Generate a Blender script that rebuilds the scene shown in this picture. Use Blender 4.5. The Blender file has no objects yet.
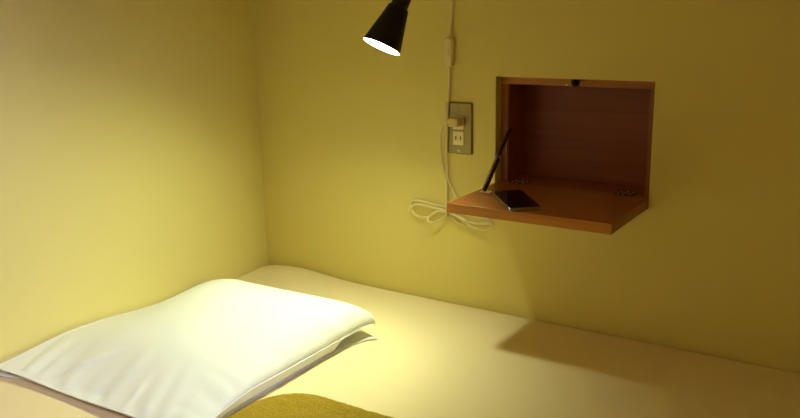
import bpy, bmesh, math, random
from mathutils import Vector, Matrix, noise

# ------------------------------------------------------------------ camera
S = bpy.context.scene
C = S.collection
cam_d = bpy.data.cameras.new('camera')
cam_d.sensor_width = 36.0
cam_d.lens = 36.0 * 810.0 / 800.0
cam_d.clip_start = 0.02
cam = bpy.data.objects.new('camera', cam_d)
C.objects.link(cam)
rz_ = Vector((0.532, -0.812, 0.242)).normalized()
ry_ = Vector((-0.116, 0.213, 0.970))
ry_ = (ry_ - rz_ * ry_.dot(rz_)).normalized()
rx_ = ry_.cross(rz_).normalized()
m = Matrix(((rx_.x, ry_.x, rz_.x, 1.530), (rx_.y, ry_.y, rz_.y, -1.6413), (rx_.z, ry_.z, rz_.z, 0.7062), (0, 0, 0, 1)))
cam.matrix_world = m
S.camera = cam

# ------------------------------------------------------------------ world, exposure, daylight
w = bpy.data.worlds.new('world'); S.world = w; w.use_nodes = True
w.node_tree.nodes['Background'].inputs[0].default_value = (0.75, 0.85, 1.0, 1)
w.node_tree.nodes['Background'].inputs[1].default_value = 0.1
S.view_settings.view_transform = 'Standard'
S.view_settings.look = 'None'
S.view_settings.gamma = 1.0
S.view_settings.exposure = 0.07
S.view_settings.use_curve_mapping = False

LAMP_COL = (0.87, 1.0, 0.63)
LAMP_W = 880.0
SPOT_W = 7.5
DAY_W = 135.0
dl = bpy.data.lights.new('added_daylight', 'AREA')  # cool daylight for the left wall, set outside an invented window
dl.shape = 'RECTANGLE'; dl.size = 0.85; dl.size_y = 0.62
dl.energy = DAY_W; dl.color = (0.50, 0.53, 1.0)
dlo = bpy.data.objects.new('added_daylight', dl); C.objects.link(dlo)
dlo.location = (3.16, -1.70, 1.48)
dlo.rotation_euler = (0, math.radians(90), 0)     # shines towards -x

# ------------------------------------------------------------------ helpers
def obj(name, bm, mat, parent=None, smooth=False, bevel=0, label=None):
    me = bpy.data.meshes.new(name)
    bmesh.ops.recalc_face_normals(bm, faces=bm.faces)
    bm.to_mesh(me); bm.free()
    o = bpy.data.objects.new(name, me); C.objects.link(o)
    if mat: me.materials.append(mat)
    if smooth:
        for p in me.polygons: p.use_smooth = True
    if parent: o.parent = parent
    if bevel:
        b = o.modifiers.new('bevel', 'BEVEL'); b.width = bevel; b.segments = 3
        b.limit_method = 'ANGLE'; b.angle_limit = math.radians(40)
        b.harden_normals = False
    if label: o['label'] = label
    return o

def thing(name, label, cat, loc=(0, 0, 0), group=None):
    o = bpy.data.objects.new(name, None); C.objects.link(o)
    o.empty_display_size = 0.05
    o.location = loc; o['label'] = label; o['category'] = cat
    if group: o['group'] = group
    return o

def tag(o, label, cat):
    o['label'] = label; o['category'] = cat; return o

def struct(name, bm, mat, **k):
    o = obj(name, bm, mat, **k); o['kind'] = 'structure'; return o

def box(bm, x0, x1, y0, y1, z0, z1, M=None):
    vs = [bm.verts.new((x, y, z)) for x in (x0, x1) for y in (y0, y1) for z in (z0, z1)]
    if M is not None:
        for v in vs: v.co = M @ v.co
    for f in ((0, 1, 3, 2), (4, 6, 7, 5), (0, 4, 5, 1), (2, 3, 7, 6), (0, 2, 6, 4), (1, 5, 7, 3)):
        bm.faces.new([vs[i] for i in f])
    return vs

def frame_of(d):
    d = Vector(d).normalized()
    a = Vector((0, 0, 1)) if abs(d.z) < 0.9 else Vector((1, 0, 0))
    u = d.cross(a).normalized(); v = d.cross(u).normalized()
    return u, v

def lathe(bm, origin, axis, prof, n=48, close_start=False, close_end=False):
    """prof: list of (distance along the axis, radius)"""
    o = Vector(origin); d = Vector(axis).normalized(); u, v = frame_of(d)
    rings = []
    for s, r in prof:
        rings.append([bm.verts.new(o + d * s + (u * math.cos(2 * math.pi * k / n) + v * math.sin(2 * math.pi * k / n)) * r) for k in range(n)])
    for a, b in zip(rings, rings[1:]):
        for k in range(n):
            bm.faces.new((a[k], a[(k + 1) % n], b[(k + 1) % n], b[k]))
    if close_start: bm.faces.new(rings[0][::-1])
    if close_end: bm.faces.new(rings[-1])

def catmull(pts, sub=10):
    P = [Vector(p) for p in pts]; P = [P[0] * 2 - P[1]] + P + [P[-1] * 2 - P[-2]]
    out = []
    for i in range(1, len(P) - 2):
        p0, p1, p2, p3 = P[i - 1:i + 3]
        for k in range(sub):
            t = k / sub
            out.append(0.5 * ((2 * p1) + (p2 - p0) * t + (2 * p0 - 5 * p1 + 4 * p2 - p3) * t * t + (3 * p1 - p0 - 3 * p2 + p3) * t ** 3))
    out.append(P[-2]); return out

def tube(bm, pts, r, n=10, closed=False):
    rings = []; u = None; N = len(pts)
    for i, p in enumerate(pts):
        if closed: d = (pts[(i + 1) % N] - pts[i - 1])
        else: d = (pts[min(i + 1, N - 1)] - pts[max(i - 1, 0)])
        d.normalize()
        if u is None: u, _ = frame_of(d)
        u = (u - d * u.dot(d)).normalized(); v = d.cross(u)
        rings.append([bm.verts.new(p + (u * math.cos(2 * math.pi * k / n) + v * math.sin(2 * math.pi * k / n)) * r) for k in range(n)])
    L = list(zip(rings, rings[1:])) + ([(rings[-1], rings[0])] if closed else [])
    for a, b in L:
        for k in range(n): bm.faces.new((a[k], a[(k + 1) % n], b[(k + 1) % n], b[k]))
    if not closed:
        bm.faces.new(rings[0][::-1]); bm.faces.new(rings[-1])

# ------------------------------------------------------------------ materials
def mat(name, col, rough=0.6, metal=0.0, spec=0.5, bump=None, var=None, sheen=0, coat=0):
    """bump = (scale, strength, distance); var = (scale, second colour, amount)"""
    M = bpy.data.materials.new(name); M.use_nodes = True
    nt = M.node_tree; B = nt.nodes['Principled BSDF']
    B.inputs['Base Color'].default_value = (*col, 1); B.inputs['Roughness'].default_value = rough
    B.inputs['Metallic'].default_value = metal; B.inputs['Specular IOR Level'].default_value = spec
    B.inputs['Sheen Weight'].default_value = sheen
    B.inputs['Coat Weight'].default_value = coat
    tc = nt.nodes.new('ShaderNodeTexCoord')
    if var:
        n = nt.nodes.new('ShaderNodeTexNoise'); n.inputs['Scale'].default_value = var[0]; n.inputs['Detail'].default_value = 4
        nt.links.new(tc.outputs['Object'], n.inputs['Vector'])
        r = nt.nodes.new('ShaderNodeMapRange'); r.inputs[1].default_value = 0.35; r.inputs[2].default_value = 0.65
        r.inputs[4].default_value = var[2]
        nt.links.new(n.outputs['Fac'], r.inputs[0])
        x = nt.nodes.new('ShaderNodeMix'); x.data_type = 'RGBA'
        x.inputs[6].default_value = (*col, 1); x.inputs[7].default_value = (*var[1], 1)
        nt.links.new(r.outputs[0], x.inputs[0]); nt.links.new(x.outputs[2], B.inputs['Base Color'])
    if bump:
        n = nt.nodes.new('ShaderNodeTexNoise'); n.inputs['Scale'].default_value = bump[0]; n.inputs['Detail'].default_value = 5
        nt.links.new(tc.outputs['Object'], n.inputs['Vector'])
        b = nt.nodes.new('ShaderNodeBump'); b.inputs['Strength'].default_value = bump[1]; b.inputs['Distance'].default_value = bump[2]
        nt.links.new(n.outputs['Fac'], b.inputs['Height']); nt.links.new(b.outputs[0], B.inputs['Normal'])
    return M

def wood(name, c1, c2, rough=0.35, axis=0, scale=1.0, spec=0.4):
    """grain running along the given axis"""
    M = bpy.data.materials.new(name); M.use_nodes = True
    nt = M.node_tree; B = nt.nodes['Principled BSDF']
    B.inputs['Roughness'].default_value = rough; B.inputs['Specular IOR Level'].default_value = spec
    tc = nt.nodes.new('ShaderNodeTexCoord'); mp = nt.nodes.new('ShaderNodeMapping')
    sc = [60.0 * scale] * 3; sc[axis] = 2.5 * scale
    mp.inputs['Scale'].default_value = sc
    nt.links.new(tc.outputs['Object'], mp.inputs[0])
    n = nt.nodes.new('ShaderNodeTexNoise'); n.inputs['Scale'].default_value = 1.0; n.inputs['Detail'].default_value = 6
    n.inputs['Distortion'].default_value = 0.6
    nt.links.new(mp.outputs[0], n.inputs['Vector'])
    n2 = nt.nodes.new('ShaderNodeTexNoise'); n2.inputs['Scale'].default_value = 9; nt.links.new(tc.outputs['Object'], n2.inputs['Vector'])
    a = nt.nodes.new('ShaderNodeMath'); a.operation = 'MULTIPLY_ADD'; a.inputs[1].default_value = 0.35
    nt.links.new(n2.outputs['Fac'], a.inputs[0]); nt.links.new(n.outputs['Fac'], a.inputs[2])
    r = nt.nodes.new('ShaderNodeValToRGB')
    r.color_ramp.elements[0].position = 0.42; r.color_ramp.elements[0].color = (*c1, 1)
    r.color_ramp.elements[1].position = 0.92; r.color_ramp.elements[1].color = (*c2, 1)
    nt.links.new(a.outputs[0], r.inputs[0]); nt.links.new(r.outputs[0], B.inputs['Base Color'])
    b = nt.nodes.new('ShaderNodeBump'); b.inputs['Strength'].default_value = 0.12; b.inputs['Distance'].default_value = 0.001
    nt.links.new(n.outputs['Fac'], b.inputs['Height']); nt.links.new(b.outputs[0], B.inputs['Normal'])
    return M

WALL = mat('wall_paint', (0.80, 0.665, 0.22), 0.75, spec=0.12, bump=(160, 0.08, 0.001), var=(2.2, (0.785, 0.65, 0.21), 0.5))
PANEL = wood('bounce_tint_wood', (0.34, 0.20, 0.07), (0.52, 0.33, 0.13), axis=2, scale=0.3)  # warm wood invented for the unseen walls, to cut neutral bounce light
CEIL = mat('ceiling_paint', (0.78, 0.63, 0.20), 0.8, spec=0.2)
FLOOR = wood('floor_boards', (0.16, 0.09, 0.04), (0.30, 0.18, 0.09), axis=0, scale=0.4)
SHEET = mat('sheet_cotton', (0.88, 0.72, 0.42), 0.85, spec=0.2, bump=(420, 0.10, 0.0006), sheen=0.1)
PILLOWC = mat('pillow_cotton', (0.88, 0.87, 0.83), 0.85, spec=0.2, bump=(500, 0.10, 0.0005), sheen=0.1)
MATT = mat('mattress_ticking', (0.7, 0.68, 0.62), 0.85)
BLANKET = mat('blanket_pile', (0.60, 0.40, 0.030), 0.95, spec=0.1, bump=(480, 0.9, 0.004), var=(300, (0.42, 0.28, 0.015), 0.8), sheen=0.05)
W_FRAME = wood('frame_wood', (0.34, 0.11, 0.014), (0.56, 0.22, 0.035), axis=0)
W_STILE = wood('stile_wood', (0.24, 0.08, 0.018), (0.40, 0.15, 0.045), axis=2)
W_DOOR = wood('flap_wood', (0.27, 0.085, 0.018), (0.40, 0.14, 0.035), axis=0, rough=0.4)
W_EDGE = wood('flap_edge_wood', (0.40, 0.145, 0.006), (0.54, 0.21, 0.015), axis=0, rough=0.4)
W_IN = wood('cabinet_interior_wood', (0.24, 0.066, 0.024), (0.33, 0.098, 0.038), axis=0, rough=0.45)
BRASS = mat('antique_brass', (0.34, 0.23, 0.10), 0.35, metal=1.0, bump=(200, 0.3, 0.0006))
HINGE_M = mat('dark_hinge_plate', (0.035, 0.018, 0.010), 0.45, metal=0.4)
BRONZE = mat('dark_bronze', (0.075, 0.028, 0.014), 0.5, metal=0.2)
NICKEL = mat('nickel', (0.85, 0.78, 0.62), 0.35, metal=0.8)
STEEL = mat('brushed_steel', (0.34, 0.28, 0.12), 0.42, metal=1.0, bump=(90, 0.15, 0.0005))
IVORY = mat('ivory_plastic', (0.84, 0.70, 0.36), 0.4)
IVORY2 = mat('aged_plug_plastic', (0.72, 0.55, 0.22), 0.45)
SLOT = mat('socket_slot_dark', (0.015, 0.012, 0.01), 0.6)
CORD = mat('cord_vinyl', (0.88, 0.76, 0.42), 0.45)
BLACK = mat('lamp_black_enamel', (0.008, 0.006, 0.007), 0.42, spec=0.25)
WHITE_IN = mat('lamp_white_lining', (0.85, 0.83, 0.78), 0.5)
GLASSB = mat('phone_glass', (0.006, 0.006, 0.008), 0.08, spec=0.6)
PHONEM = mat('phone_metal', (0.30, 0.27, 0.27), 0.35, metal=1.0)
WFRAME = mat('added_window_paint', (0.75, 0.73, 0.68), 0.5)
RAIL = wood('bed_wood', (0.30, 0.15, 0.06), (0.45, 0.24, 0.10), axis=0, scale=0.5)

BULB = bpy.data.materials.new('lit_bulb'); BULB.use_nodes = True
_n = BULB.node_tree; _n.nodes.remove(_n.nodes['Principled BSDF'])
_e = _n.nodes.new('ShaderNodeEmission'); _e.inputs[0].default_value = (*LAMP_COL, 1); _e.inputs[1].default_value = LAMP_W
_n.links.new(_e.outputs[0], _n.nodes['Material Output'].inputs[0])

PANE = bpy.data.materials.new('added_window_glass'); PANE.use_nodes = True
_n = PANE.node_tree; _n.nodes.remove(_n.nodes['Principled BSDF'])
_t = _n.nodes.new('ShaderNodeBsdfTransparent'); _g = _n.nodes.new('ShaderNodeBsdfGlossy'); _g.inputs['Roughness'].default_value = 0.02
_f = _n.nodes.new('ShaderNodeFresnel'); _f.inputs[0].default_value = 1.45
_x = _n.nodes.new('ShaderNodeMixShader')
_n.links.new(_f.outputs[0], _x.inputs[0]); _n.links.new(_t.outputs[0], _x.inputs[1]); _n.links.new(_g.outputs[0], _x.inputs[2])
_n.links.new(_x.outputs[0], _n.nodes['Material Output'].inputs[0])

# ------------------------------------------------------------------ the room (bed top is z = 0, floor z = -0.45)
FZ, CZ = -0.45, 1.95
OX0, OX1, OZ0, OZ1 = 0.717, 1.069, 0.289, 0.552        # hole in the back wall for the cabinet
bm = bmesh.new(); box(bm, -0.15, 3.15, -3.15, 0.15, FZ - 0.1, FZ); struct('floor', bm, FLOOR)
bm = bmesh.new(); box(bm, -0.15, 3.15, -3.15, 0.15, CZ, CZ + 0.1); struct('ceiling', bm, CEIL)
bm = bmesh.new(); box(bm, -0.15, 0, -3.15, 0.15, FZ, CZ); struct('wall_left', bm, WALL)
bm = bmesh.new(); box(bm, 0.0, 2.06, -1.12, 0.0, 0.985, 1.08); struct('shading_soffit', bm, CEIL)   # unseen low soffit, added to keep daylight off the upper wall
bm = bmesh.new()
xs = [0, OX0, OX1, 3.0]; zs = [FZ, OZ0, OZ1, CZ]
for Y in (0.0, 0.15):
    for i in range(3):
        for j in range(3):
            if i == 1 and j == 1: continue
            bm.faces.new([bm.verts.new(p) for p in ((xs[i], Y, zs[j]), (xs[i + 1], Y, zs[j]), (xs[i + 1], Y, zs[j + 1]), (xs[i], Y, zs[j + 1]))])
bmesh.ops.remove_doubles(bm, verts=bm.verts, dist=1e-5)
def strip(bm, a, b):
    bm.faces.new([bm.verts.new(p) for p in ((a[0], 0, a[1]), (b[0], 0, b[1]), (b[0], 0.15, b[1]), (a[0], 0.15, a[1]))])
for a, b in (((OX0, OZ0), (OX1, OZ0)), ((OX1, OZ0), (OX1, OZ1)), ((OX1, OZ1), (OX0, OZ1)), ((OX0, OZ1), (OX0, OZ0)),
             ((0, FZ), (3, FZ)), ((3, FZ), (3, CZ)), ((3, CZ), (0, CZ)), ((0, CZ), (0, FZ))): strip(bm, a, b)
bmesh.ops.remove_doubles(bm, verts=bm.verts, dist=1e-5)
struct('wall_back', bm, WALL)
bm = bmesh.new(); box(bm, 0, 3.0, -3.15, -3.0, FZ, CZ); struct('wall_front', bm, PANEL)
WY0, WY1, WZ0, WZ1 = -2.0, -1.4, 1.06, 1.88             # invented window in the unseen right wall, lets the cool daylight in
bm = bmesh.new()
box(bm, 3.0, 3.15, -3.15, WY0, FZ, CZ); box(bm, 3.0, 3.15, WY1, 0.15, FZ, CZ)
box(bm, 3.0, 3.15, WY0, WY1, FZ, WZ0); box(bm, 3.0, 3.15, WY0, WY1, WZ1, CZ)
struct('wall_right', bm, PANEL)
bm = bmesh.new(); box(bm, 2.06, 2.12, -1.30, 0.0, FZ, CZ); struct('shading_partition', bm, WALL)  # unseen partition, added to hold the daylight off the back wall
win = bpy.data.objects.new('added_window', None); C.objects.link(win); win['kind'] = 'structure'  # added window, out of view, around the daylight opening
bm = bmesh.new()
for y0, y1, z0, z1 in ((WY0, WY0 + .03, WZ0, WZ1), (WY1 - .03, WY1, WZ0, WZ1), (WY0 + .03, WY1 - .03, WZ0, WZ0 + .03), (WY0 + .03, WY1 - .03, WZ1 - .03, WZ1)):
    box(bm, 3.05, 3.09, y0, y1, z0, z1)
obj('added_window_frame', bm, WFRAME, win)
bm = bmesh.new(); box(bm, 3.068, 3.072, WY0 + .03, WY1 - .03, WZ0 + .03, WZ1 - .03); obj('added_window_pane', bm, PANE, win)

# ------------------------------------------------------------------ bed
def soft_slab(bm, x0, x1, y0, y1, zt, zb, r, rc, nx, ny, hfun=None, hem=None):
    """sheet-like slab: grid top with edges rounded (r), plan corners rounded (rc), skirt down to zb"""
    def spread(a, b, n):
        out = []
        for i in range(n + 1):
            t = i / n; s = 0.5 - 0.5 * math.cos(math.pi * t); out.append(a + (b - a) * (0.45 * t + 0.55 * s))
        return out
    X = spread(x0, x1, nx); Y = spread(y0, y1, ny)
    cx, cy, hx, hy = (x0 + x1) / 2, (y0 + y1) / 2, (x1 - x0) / 2, (y1 - y0) / 2
    g = []
    for x in X:
        row = []
        for y in Y:
            px, py = x - cx, y - cy
            qx, qy = abs(px) - (hx - rc), abs(py) - (hy - rc)
            if qx > 0 and qy > 0:      # square corner -> round corner
                mlen = max(qx, qy); L = math.hypot(qx, qy)
                k = mlen / L
                qx2, qy2 = qx * k, qy * k
                px = math.copysign(hx - rc + qx2, px); py = math.copysign(hy - rc + qy2, py)
                e = rc - mlen
            else:
                e = min(rc - qx, rc - qy)
            e = max(e, 0)
            z = zt
            if e < r: z = zt - r + math.sqrt(max(0, r * r - (r - e) ** 2))
            wx, wy = cx + px, cy + py
            if hfun: z += hfun(wx, wy, e)
            row.append(bm.verts.new((wx, wy, z)))
        g.append(row)
    for i in range(nx):
        for j in range(ny):
            bm.faces.new((g[i][j], g[i + 1][j], g[i + 1][j + 1], g[i][j + 1]))
    ring = [g[i][0] for i in range(nx)] + [g[nx][j] for j in range(ny)] + [g[i][ny] for i in range(nx, 0, -1)] + [g[0][j] for j in range(ny, 0, -1)]
    prev = ring
    for z in (zt - r - (zt - r - zb) * 0.5, zb):
        new = [bm.verts.new((v.co.x, v.co.y, z)) for v in ring]
        for k in range(len(ring)):
            bm.faces.new((prev[k], new[k], new[(k + 1) % len(ring)], prev[(k + 1) % len(ring)]))
        prev = new
    return prev

bed = thing('platform_bed', 'low wooden bed base under the cream-sheeted mattress in the corner of the yellow walls', 'bed', (1.0, -0.5, FZ))
def shift(bm, t):
    for v in bm.verts: v.co -= Vector(t)
bm = bmesh.new(); box(bm, 0.006, 2.03, -1.03, -0.998, -0.34, -0.206); shift(bm, bed.location); obj('side_rail', bm, RAIL, bed, bevel=.004)
bm = bmesh.new(); box(bm, 2.0, 2.03, -0.996, -0.01, -0.34, -0.206); shift(bm, bed.location); obj('foot_rail', bm, RAIL, bed, bevel=.004)
bm = bmesh.new(); box(bm, 0.01, 1.998, -0.996, -0.01, -0.24, -0.206); shift(bm, bed.location); obj('platform', bm, RAIL, bed, bevel=.002)
for x, y in ((0.03, -0.97), (1.90, -0.97), (0.03, -0.10), (1.90, -0.10)):
    bm = bmesh.new(); box(bm, x, x + .07, y, y + .07, FZ, -0.241); shift(bm, bed.location); obj('leg', bm, RAIL, bed, bevel=.004)
bm = bmesh.new()
last = soft_slab(bm, 0.012, 1.992, -0.988, -0.016, -0.012, -0.203, 0.03, 0.06, 40, 24)
bm.faces.new(last[::-1])
tag(obj('mattress', bm, MATT, None, smooth=True), 'thick mattress inside the fitted cream sheet, on the low bed frame', 'mattress')

def sheet_h(x, y, e):
    h = 0.015 * math.exp(-((x - 0.125) / 0.125) ** 2 - ((y + 0.02) / 0.06) ** 2)          # puffed corner
    h += 0.0016 * noise.noise(Vector((x * 3.2, y * 4.1, 1.3)))
    h += 0.0007 * noise.noise(Vector((x * 9, y * 22, 4.0)))
    h -= 0.004 * math.exp(-((x - 0.87) / 0.03) ** 2 - ((y + 0.14) / 0.018) ** 2)
    t = (x - 0.62) * 0.8 + (y + 0.5) * 0.6
    h += 0.0015 * math.exp(-(t / 0.02) ** 2) * math.exp(-((x - .75) / .2) ** 2)
    return h * min(1, e / 0.008)
bm = bmesh.new()
soft_slab(bm, 0.004, 2.0, -0.997, -0.004, 0.0, -0.19, 0.008, 0.05, 210, 140, sheet_h)
tag(obj('bed_sheet', bm, SHEET, None, smooth=True), 'plain cream fitted sheet stretched over the bed, running right along the wall', 'bed sheet')

# ------------------------------------------------------------------ pillow
PX0, PX1, PY0, PY1 = 0.012, 0.566, -0.830, -0.236
pil = thing('pillow', 'plump white cotton pillow lying at the head of the bed under the lamp', 'pillow', (0.29, -0.54, 0.0))
def plan(u, v):
    """u, v in 0..1 -> plan position; sides are slightly drawn in between pointed corners"""
    su, sv = 2 * u - 1, 2 * v - 1
    x = PX0 + (PX1 - PX0) * u; y = PY0 + (PY1 - PY0) * v
    x -= (0.016 if su > 0 else 0.0) * su * (1 - sv ** 4)
    y -= (0.012 if sv < 0 else 0.026) * sv * (1 - su ** 4)
    if su > 0 and sv > 0:
        k = (su * sv) ** 6; x += 0.002 * k; y += -0.044 * k
    return x, y
def seam_z(u, v):
    z = 0.031 + 0.004 * math.sin(7 * u + 2) * math.sin(6 * v + 1)
    if v < .34: z -= 0.017 * (1 - v / .34) ** 2 * (1 + 2 * v / .34)
    z -= 0.014 * max(0, 1 - u / .3) * max(0, min(1, (v - .45) / .3))
    return z
def top_h(u, v):
    far = max(0, min(1, (v - .55) / .4)); a = min(1, u / (0.62 - 0.34 * far)); fu = math.sin(a * math.pi / 2) ** (1.15 - .45 * far)
    b = max(0, (u - 0.45) / 0.55); fr = max(0, 1 - b ** 4.5) ** 0.52
    c = max(0, (v - 0.35) / 0.65); ff = max(0, 1 - c ** 4.5) ** 0.52
    d = min(1, v / 0.68); fn = math.sin(d * math.pi / 2) ** 1.0
    rf = (max(fr, .02) ** -4 + max(ff, .02) ** -4 - 1) ** -.25 if min(fr, ff) > .02 else 0.0
    h = 0.070 * fu * rf * fn
    env = 4 * min(u, 1 - u, v, 1 - v); env = min(1, env)
    x, y = plan(u, v)
    # puckers running in from the seams
    wn = max(0, 1 - v / 0.30) * min(1, v / 0.04)
    h += 0.0075 * wn * noise.noise(Vector((u * 15 + v * 4, v * 3.0, 0.5)))
    wr = max(0, 1 - (1 - u) / 0.20) * min(1, (1 - u) / 0.03)
    h += 0.0055 * wr * noise.noise(Vector((u * 3.0, v * 21, 7.5)))
    h += 0.004 * env * noise.noise(Vector((u * 4.2, v * 4.0, 3.1)))
    h += 0.0060 * math.exp(-((u - 0.30 - (v - .10) * .8) / 0.018) ** 2 - ((v - 0.13) / 0.06) ** 2)
    h += 0.0040 * math.exp(-((u - 0.52 - (v - .10) * .3) / 0.014) ** 2 - ((v - 0.10) / 0.06) ** 2)
    h += 0.0040 * math.exp(-((u - 0.66 + (v - .10) * .2) / 0.013) ** 2 - ((v - 0.08) / 0.05) ** 2)
    return h
N1, N2 = 110, 130
def ease(t): return 0.5 * t + 0.5 * (0.5 - 0.5 * math.cos(math.pi * t))
US = [ease(i / N1) for i in range(N1 + 1)]; VS = [ease(j / N2) for j in range(N2 + 1)]
bm = bmesh.new(); T = []; Bq = []
L = Vector(pil.location)
for i, u in enumerate(US):
    rt, rb = [], []
    for j, v in enumerate(VS):
        x, y = plan(u, v); s = seam_z(u, v)
        edge = i in (0, N1) or j in (0, N2)
        vt = bm.verts.new(Vector((x, y, s + (0 if edge else max(0.0006, top_h(u, v))))) - L)
        rt.append(vt)
        if edge: rb.append(vt)
        else:
            e = min(min(u, 1 - u) * (PX1 - PX0), min(v, 1 - v) * (PY1 - PY0))
            corner = max(0, 1 - math.hypot(PX1 - x, PY1 - y) / 0.16)
            wdt = 0.012 + 0.09 * corner
            k = min(1, e / wdt); k = k * k * (3 - 2 * k)
            rb.append(bm.verts.new(Vector((x, y, s - (s - 0.0065) * k - 0.0003)) - L))
    T.append(rt); Bq.append(rb)
for i in range(N1):
    for j in range(N2):
        bm.faces.new((T[i][j], T[i + 1][j], T[i + 1][j + 1], T[i][j + 1]))
        f = (Bq[i][j], Bq[i][j + 1], Bq[i + 1][j + 1], Bq[i + 1][j])
        if len(set(f)) == 4: bm.faces.new(f)
rim = [T[i][0].co.copy() for i in range(N1)] + [T[N1][j].co.copy() for j in range(N2)] + [T[i][N2].co.copy() for i in range(N1, 0, -1)] + [T[0][j].co.copy() for j in range(N2, 0, -1)]
obj('pillow_body', bm, PILLOWC, pil, smooth=True)
bm = bmesh.new(); tube(bm, rim, 0.0014, 8, closed=True); obj('seam', bm, PILLOWC, pil, smooth=True)
bm = bmesh.new(); T = []; Bq = []
n1, n2 = 40, 60
for i in range(n1 + 1):
    rt, rb = [], []
    for j in range(n2 + 1):
        u, v = i / n1, j / n2; x, y = plan(u, v)
        x += 0.012 * max(0, 2 * u - 1) * (v ** 6) - 0.008 * u * (1 - v ** 6); y -= 0.012 * max(0, 2 * v - 1); y += .014 * max(0, 1 - 2 * v) * min(1, max(0, (u - .05) / .15))
        z = 0.0028 + 0.0022 * (0.5 + 0.5 * noise.noise(Vector((x * 18, y * 18, 0)))) * min(1, .3 + v)
        rt.append(bm.verts.new(Vector((x, y, z)) - L)); rb.append(bm.verts.new(Vector((x, y, z - 0.0015)) - L))
    T.append(rt); Bq.append(rb)
for i in range(n1):
    for j in range(n2):
        bm.faces.new((T[i][j], T[i + 1][j], T[i + 1][j + 1], T[i][j + 1]))
        bm.faces.new((Bq[i][j], Bq[i][j + 1], Bq[i + 1][j + 1], Bq[i + 1][j]))
e1 = [(i, 0) for i in range(n1)] + [(n1, j) for j in range(n2)] + [(i, n2) for i in range(n1, 0, -1)] + [(0, j) for j in range(n2, 0, -1)]
for a, b in zip(e1, e1[1:] + e1[:1]):
    bm.faces.new((T[a[0]][a[1]], Bq[a[0]][a[1]], Bq[b[0]][b[1]], T[b[0]][b[1]]))
obj('pillowcase_flap', bm, PILLOWC, pil, smooth=True)

# ------------------------------------------------------------------ folded blanket
def blanket_h(x, y, e):
    h = 0.0016 * noise.noise(Vector((x * 60, y * 60, 2))) + 0.0012 * noise.noise(Vector((x * 160, y * 160, 5)))
    return h + 0.004 * noise.noise(Vector((x * 6, y * 6, 1)))
bk = thing('folded_blanket', 'mustard yellow fuzzy folded blanket at the foot of the pillow, near edge of the bed', 'blanket', (0.9, -0.8, 0.0))
bm = bmesh.new()
last = soft_slab(bm, 0.615, 1.20, -0.985, -0.636, 0.062, 0.036, 0.028, 0.10, 130, 100, blanket_h)
bm.faces.new(last[::-1])
shift(bm, bk.location)
obj('upper_fold', bm, BLANKET, bk, smooth=True)
bm = bmesh.new()
last = soft_slab(bm, 0.610, 1.21, -0.99, -0.645, 0.036, 0.004, 0.016, 0.10, 60, 40, None)
bm.faces.new(last[::-1])
shift(bm, bk.location)
obj('lower_fold', bm, BLANKET, bk, smooth=True)

# ------------------------------------------------------------------ recessed cabinet with a fold-down flap
FY = 0.027; ND = 0.125; TH = 0.0165
cab = thing('wall_cabinet', 'small reddish wooden cabinet set into the yellow wall, its front flap folded down', 'cabinet', (0.893, FY, OZ0))
def cpart(name, bm, m, par=None, **k):
    shift(bm, cab.location); return obj(name, bm, m, par or cab, **k)
g = 0.0006
x0, x1, z0, z1 = OX0 + g, OX1 - g, OZ0 + g, OZ1 - g
bm = bmesh.new(); box(bm, x0, x1, FY, ND, z1 - .0175, z1); cpart('top_panel', bm, W_FRAME, bevel=.0012)
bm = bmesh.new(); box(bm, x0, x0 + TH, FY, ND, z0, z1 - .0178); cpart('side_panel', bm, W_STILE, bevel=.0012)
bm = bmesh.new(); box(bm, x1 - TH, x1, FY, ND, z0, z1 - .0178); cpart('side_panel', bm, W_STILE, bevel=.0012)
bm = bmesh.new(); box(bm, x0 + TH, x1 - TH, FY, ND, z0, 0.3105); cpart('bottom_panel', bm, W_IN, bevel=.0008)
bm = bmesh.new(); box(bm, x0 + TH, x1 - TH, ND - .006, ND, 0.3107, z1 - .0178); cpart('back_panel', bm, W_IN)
bm = bmesh.new()      # darker sheet on the left inner side, niche shade put into its colour
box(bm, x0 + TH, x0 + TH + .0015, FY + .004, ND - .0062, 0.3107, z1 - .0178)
cpart('niche_shade_sheet', bm, W_IN)
# flap
DY0 = -0.2255; DY1 = FY - 0.001; DX0, DX1, DZ0, DZ1 = 0.7178, 1.0676, 0.2905, 0.3112
bm = bmesh.new(); box(bm, DX0, DX1, DY0 + .0035, DY1, DZ0, DZ1)
door = cpart('flap_door', bm, W_DOOR, bevel=.0010)
bm = bmesh.new(); box(bm, DX0, DX1, DY0, DY0 + .0033, DZ0, DZ1); cpart('edge_band', bm, W_EDGE, door, bevel=.0008, label='lighter orange wood edge along the front of the flap')
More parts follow.
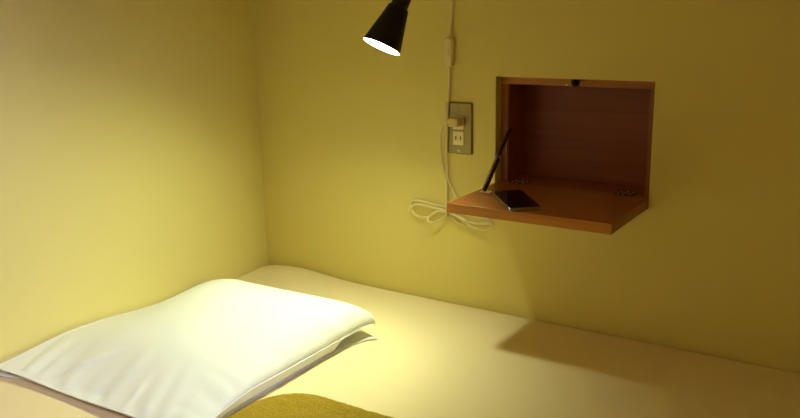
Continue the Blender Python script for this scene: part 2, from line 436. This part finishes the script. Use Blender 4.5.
# butterfly hinges
def hinge(xc, yc):
    h_bm = bmesh.new()
    z = DZ1
    for s in (-1, 1):
        pts = [(0.018, 0.0022), (0.022, 0.010), (0.019, 0.017), (0.010, 0.014), (0.004, 0.020), (0, 0.023),
               (-0.004, 0.020), (-0.010, 0.014), (-0.019, 0.017), (-0.022, 0.010), (-0.018, 0.0022)]
        if s < 0: pts = pts[::-1]
        lo = [h_bm.verts.new((xc + a, yc + s * b, z + .0001)) for a, b in pts]
        hi = [h_bm.verts.new((xc + a * .96, yc + s * (b * .96 + .0004), z + .0013)) for a, b in pts]
        n = len(pts)
        h_bm.faces.new(lo[::-1]); h_bm.faces.new(hi)
        for k in range(n): h_bm.faces.new((lo[k], lo[(k + 1) % n], hi[(k + 1) % n], hi[k]))
    hp = cpart('hinge', h_bm, HINGE_M, door)
    return hp
KX = []
for xc in (0.7665, 1.012):
    hinge(xc, FY)
    if True:
        b = bmesh.new(); tube(b, [Vector((xc - .018, FY, DZ1 + .0018)), Vector((xc + .018, FY, DZ1 + .0018))], .0019, 10)
        cpart('hinge_knuckle', b, BRASS, door, smooth=True)
    for dx in (-.013, .013, 0):
        for dy in (-1, 1):
            b = bmesh.new()
            lathe(b, (xc + dx, FY + dy * (.010 if dx else .018), DZ1 + .001), (0, 0, 1), [(0, .0026), (.0010, .0022), (.0016, .0008)], 10, True, True)
            cpart('hinge_screw', b, NICKEL, door, smooth=True)
# ball catch in the middle of the top rail
b = bmesh.new(); lathe(b, (0.892, FY, 0.5425), (0, -1, 0), [(0, .010), (.0012, .010), (.0016, .008)], 24, True, True); cpart('catch_plate', b, BRONZE)
b = bmesh.new(); lathe(b, (0.892, FY - .001, 0.5425), (0, -1, 0), [(0, .0072), (.006, .0072), (.0090, .0056), (.0108, .0022)], 24, True, True); cpart('catch_knob', b, BLACK, smooth=True)
b = bmesh.new(); box(b, 0.898, 0.913, FY - .003, FY, 0.547, 0.5505); cpart('catch_hook', b, BRONZE, bevel=.0008)
b = bmesh.new(); lathe(b, (0.872, FY, 0.5365), (0, -1, 0), [(0, .0018), (.0012, .0014)], 12, True, True); cpart('screw', b, NICKEL)
# folding stay on the left
def bar(bm, a, b, wd, th, side):
    a, b = Vector(a), Vector(b); d = (b - a).normalized(); sd = Vector(side); sd = (sd - d * sd.dot(d)).normalized(); n = d.cross(sd)
    M_ = Matrix.Identity(4)
    for i, q in enumerate((d, sd, n)):
        for r in range(3): M_[r][i] = q[r]
    M_.translation = a
    box(bm, -wd * .4, (b - a).length + wd * .4, -th / 2, th / 2, -wd / 2, wd / 2, M_)
SA = (0.741, -0.098, 0.3185); SB = (0.7435, -0.038, 0.3785); SC = (0.7385, 0.028, 0.430)
b = bmesh.new(); bar(b, SA, SB, .0135, .0060, (1, 0, 0)); cpart('lid_stay', b, BRONZE, bevel=.0012)
b = bmesh.new(); bar(b, (SB[0] - .0032, SB[1], SB[2]), (SC[0] + .0005, SC[1], SC[2]), .0115, .0048, (1, 0, 0)); cpart('lid_stay', b, BRONZE, bevel=.0012)
b = bmesh.new(); lathe(b, (SB[0] - .005, SB[1], SB[2]), (1, 0, 0), [(0, .0035), (.008, .0035), (.0095, .0020)], 16, True, True); cpart('stay_pivot', b, NICKEL)
b = bmesh.new(); lathe(b, (0.7352, SC[1], SC[2]), (1, 0, 0), [(0, .006), (.0012, .006), (.0016, .0035), (.006, .0030)], 16, True, True); cpart('stay_pivot', b, BRASS)
b = bmesh.new(); box(b, 0.732, 0.754, -0.105, -0.089, DZ1, DZ1 + .0014); box(b, 0.7362, 0.7382, -0.103, -0.091, DZ1 + .0010, DZ1 + .012)
cpart('stay_bracket', b, NICKEL, bevel=.0005)

# ------------------------------------------------------------------ phone lying on the flap
ph = thing('smartphone', 'black smartphone lying screen up on the folded-down wooden flap', 'phone', (0.839, -0.1515, DZ1 + .0002))
ph.rotation_euler = (0, 0, math.atan2(-0.126, 0.104))
def rrect(hx, hy, r, n=8):
    out = []
    for cx, cy, a0 in ((hx - r, hy - r, 0), (-hx + r, hy - r, 90), (-hx + r, -hy + r, 180), (hx - r, -hy + r, 270)):
        for k in range(n + 1):
            a = math.radians(a0 + 90 * k / n); out.append((cx + r * math.cos(a), cy + r * math.sin(a)))
    return out
def prism(bm, pts, z0, z1):
    lo = [bm.verts.new((x, y, z0)) for x, y in pts]; hi = [bm.verts.new((x, y, z1)) for x, y in pts]
    bm.faces.new(lo[::-1]); bm.faces.new(hi); n = len(pts)
    for k in range(n): bm.faces.new((lo[k], lo[(k + 1) % n], hi[(k + 1) % n], hi[k]))
b = bmesh.new(); prism(b, rrect(.0775, .033, .008), 0, .0070); obj('phone_body', b, PHONEM, ph, bevel=.0018)
b = bmesh.new(); prism(b, rrect(.0762, .0317, .007), .0068, .0078); obj('screen', b, GLASSB, ph, bevel=.0004)
b = bmesh.new(); box(b, -.02, -.01, -.0337, -.0329, .0028, .0046); obj('side_button', b, PHONEM, ph)
b = bmesh.new(); prism(b, [(.0715 + .0028 * math.cos(q * math.pi / 8), .0028 * math.sin(q * math.pi / 8)) for q in range(16)], .0077, .0080); obj('home_button', b, GLASSB, ph)

# ------------------------------------------------------------------ wall outlet
out = thing('wall_outlet', 'metal-plated wall outlet with two ivory sockets left of the cabinet', 'outlet', (0.625, 0, 0.431))
def opart(name, bm, m, par=None, **k):
    shift(bm, out.location); return obj(name, bm, m, par or out, **k)
b = bmesh.new()
pts = rrect(.0345, .0600, .004, 5)
lo = [b.verts.new((.625 + x, -0.0002, .431 + z)) for x, z in pts]; md = [b.verts.new((.625 + x, -0.003, .431 + z)) for x, z in pts]
hi = [b.verts.new((.625 + x * .93, -0.0055, .431 + z * .955)) for x, z in pts]
n = len(pts); b.faces.new(lo); b.faces.new(hi[::-1])
for A, B_ in ((lo, md), (md, hi)):
    for k in range(n): b.faces.new((A[k], A[(k + 1) % n], B_[(k + 1) % n], B_[k]))
opart('cover_plate', b, STEEL)
for zc in (.4445, .4085):
    b = bmesh.new(); box(b, .611, .639, -.0078, -.0050, zc - .0160, zc + .0160); sk = opart('socket', b, IVORY, bevel=.0012)
    for dx in (-.0063, .0063):
        b = bmesh.new(); box(b, .625 + dx - .0013, .625 + dx + .0013, -.0082, -.0070, zc - .0045, zc + .0045); opart('slot', b, SLOT, sk)
for zc in (.4745, .3875 - .001):
    b = bmesh.new(); lathe(b, (.625, -.0052, zc if zc > .45 else .3795), (0, -1, 0), [(0, .0036), (.0012, .0034), (.0020, .0018)], 16, True, True); opart('screw', b, NICKEL, smooth=True)

# ------------------------------------------------------------------ power cord with switch and plug
cord = thing('power_cord', 'pale lamp cord hanging down the wall past the outlet, bundled under the flap corner', 'cord', (0.597, 0, 0.23))
def kpart(name, bm, m, par=None, **k):
    shift(bm, cord.location); return obj(name, bm, m, par or cord, **k)
R = 0.0025
def wall(pts, y=-.006): return [(x, (p[2] if len(p) > 2 else y), p[1]) for p in pts for x in (p[0],)]
b = bmesh.new(); tube(b, catmull(wall([(.606, .930, -.020), (.611, .90, -.008), (.612, .80), (.610, .719), (.606, .675), (.603, .640, -.009)]), 8), R, 10)
kpart('upper_cable', b, CORD, smooth=True)
b = bmesh.new()
tube(b, catmull(wall([(.602, .570, -.009), (.601, .54, -.006), (.600, .518, -.006), (.598, .47, -.0095), (.597, .426, -.0095), (.595, .38, -.0095), (.594, .33, -.007), (.592, .257), (.594, .235), (.600, .226, -.010)]), 10), R, 10)
kpart('lower_cable', b, CORD, smooth=True)
b = bmesh.new()
tube(b, catmull(wall([(.632, .450, -.030), (.618, .451, -.031), (.604, .445, -.028), (.589, .432, -.020), (.580, .407, -.012), (.578, .375, -.008), (.581, .345, -.006), (.591, .315), (.604, .292), (.620, .268), (.632, .247), (.626, .232, -.010), (.606, .228, -.014)]), 10), R, 10)
kpart('plug_cable', b, CORD, smooth=True)
loops = [
    [(.600, .238), (.55, .244), (.505, .246), (.488, .236), (.497, .217), (.515, .207), (.541, .208), (.577, .222), (.600, .231)],
    [(.600, .233), (.552, .235), (.510, .237), (.492, .228), (.489, .222)],
    [(.600, .229), (.572, .228), (.549, .214), (.545, .203), (.560, .199), (.580, .209), (.600, .225)],
    [(.600, .230), (.612, .212), (.627, .203), (.643, .204), (.640, .216), (.622, .227), (.600, .232)],
    [(.600, .232), (.640, .211), (.680, .199), (.702, .199), (.713, .212), (.706, .226), (.680, .228), (.640, .230), (.602, .234)],
    [(.602, .228), (.632, .222), (.660, .214), (.690, .213), (.711, .216)],
]
for k, lp in enumerate(loops):
    b = bmesh.new()
    yy = -.006 - .0042 * (k % 3)
    tube(b, catmull([(x, yy - .004 * math.sin(i * 1.7 + k), z) for i, (x, z) in enumerate(lp)], 10), R, 10)
    kpart('cord_loop', b, CORD, smooth=True)
b = bmesh.new(); tube(b, [Vector((.6005 + .002 * math.sin(t), -.0095 + .0105 * math.cos(t), .231 + .012 * math.sin(t))) for t in [i * math.pi / 12 for i in range(24)]], .0018, 8, closed=True)
kpart('tie', b, CORD, smooth=True)
b = bmesh.new()
pts = rrect(.0098, .0325, .006, 6)
lv = [[b.verts.new((.6025 + x * s * (1 + .0 * z), y, .605 + z * t)) for x, z in pts] for y, s, t in ((-.0005, .92, .97), (-.004, 1, 1), (-.013, 1, 1), (-.0165, .82, .93))]
b.faces.new(lv[0]); b.faces.new(lv[-1][::-1]); n = len(pts)
for A, B_ in zip(lv, lv[1:]):
    for k in range(n): b.faces.new((A[k], A[(k + 1) % n], B_[(k + 1) % n], B_[k]))
sw = kpart('inline_switch', b, IVORY, smooth=False)
b = bmesh.new(); box(b, .5985, .6065, -.0185, -.0162, .598, .614); kpart('rocker', b, IVORY, sw, bevel=.001)
b = bmesh.new(); box(b, .612, .638, -.034, -.0081, .4375, .4575); pg = kpart('plug', b, IVORY2, bevel=.003)

# ------------------------------------------------------------------ wall lamp
rimc = Vector((0.5896, -0.262, 0.6292)); up = -Vector((-0.241, -0.398, -0.885)).normalized()
lamp = thing('wall_lamp', 'black cone-shaped reading lamp, lit, pointing down at the pillow', 'lamp', (0.62, 0, 0.93))
def lpart(name, bm, m, par=None, **k):
    shift(bm, lamp.location); return obj(name, bm, m, par or lamp, **k)
RR = 0.0402
b = bmesh.new()
lathe(b, rimc, up, [(0.000, RR - .0012), (-.0004, RR), (.0015, RR + .0002), (.030, .0340), (.060, .0271), (.083, .0222), (.0855, .0212), (.087, .0190), (.088, .0178),
                    (.120, .0172), (.122, .0160), (.123, .0)][:-1], 64, False, True)
shade = lpart('lamp_shade', b, BLACK, smooth=True)
b = bmesh.new()
lathe(b, rimc, up, [(.0000, RR - .0012), (.030, .0328), (.060, .0259), (.083, .0208), (.084, .0)][:-1], 64, False, True)
lpart('shade_lining', b, WHITE_IN, shade, smooth=True)
b = bmesh.new()
lathe(b, rimc + up * .005, up, [(.016, .0015), (.0165, .0070), (.019, .0135), (.024, .0190), (.031, .0220), (.038, .0215), (.046, .0175), (.055, .0125), (.062, .0110), (.070, .0110)], 40, True, True)
lpart('bulb', b, BULB, smooth=True)
sp = bpy.data.lights.new('reflector_bulb_beam', 'SPOT'); sp.energy = SPOT_W; sp.color = LAMP_COL
sp.spot_size = math.radians(80); sp.spot_blend = 1.0; sp.shadow_soft_size = 0.032
spo = bpy.data.objects.new('reflector_bulb_beam', sp); C.objects.link(spo); spo.parent = lamp
spo.location = rimc + up * .006 - Vector(lamp.location)
spo.rotation_euler = (-up).to_track_quat('-Z', 'Y').to_euler()
top = rimc + up * .122
kn = rimc + up * .150
b = bmesh.new(); lathe(b, top - up * .001, up, [(0, .0075), (.030, .0065)], 20, True, True); lpart('neck', b, BLACK, smooth=True)
b = bmesh.new(); bmesh.ops.create_uvsphere(b, u_segments=24, v_segments=16, radius=.013, matrix=Matrix.Translation(kn)); lpart('swivel_joint', b, BLACK, smooth=True)
b = bmesh.new(); tube(b, catmull([kn, kn + Vector((.012, .010, .050)), Vector((.632, -.115, .885)), Vector((.624, -.055, .924)), Vector((.620, -.014, .930))], 8), .0062, 14)
lpart('arm', b, BLACK, smooth=True)
b = bmesh.new(); lathe(b, (.620, -.0003, .930), (0, -1, 0), [(0, .036), (.010, .036), (.016, .030), (.019, .012)], 40, True, True); lpart('wall_mount', b, BLACK, smooth=True)
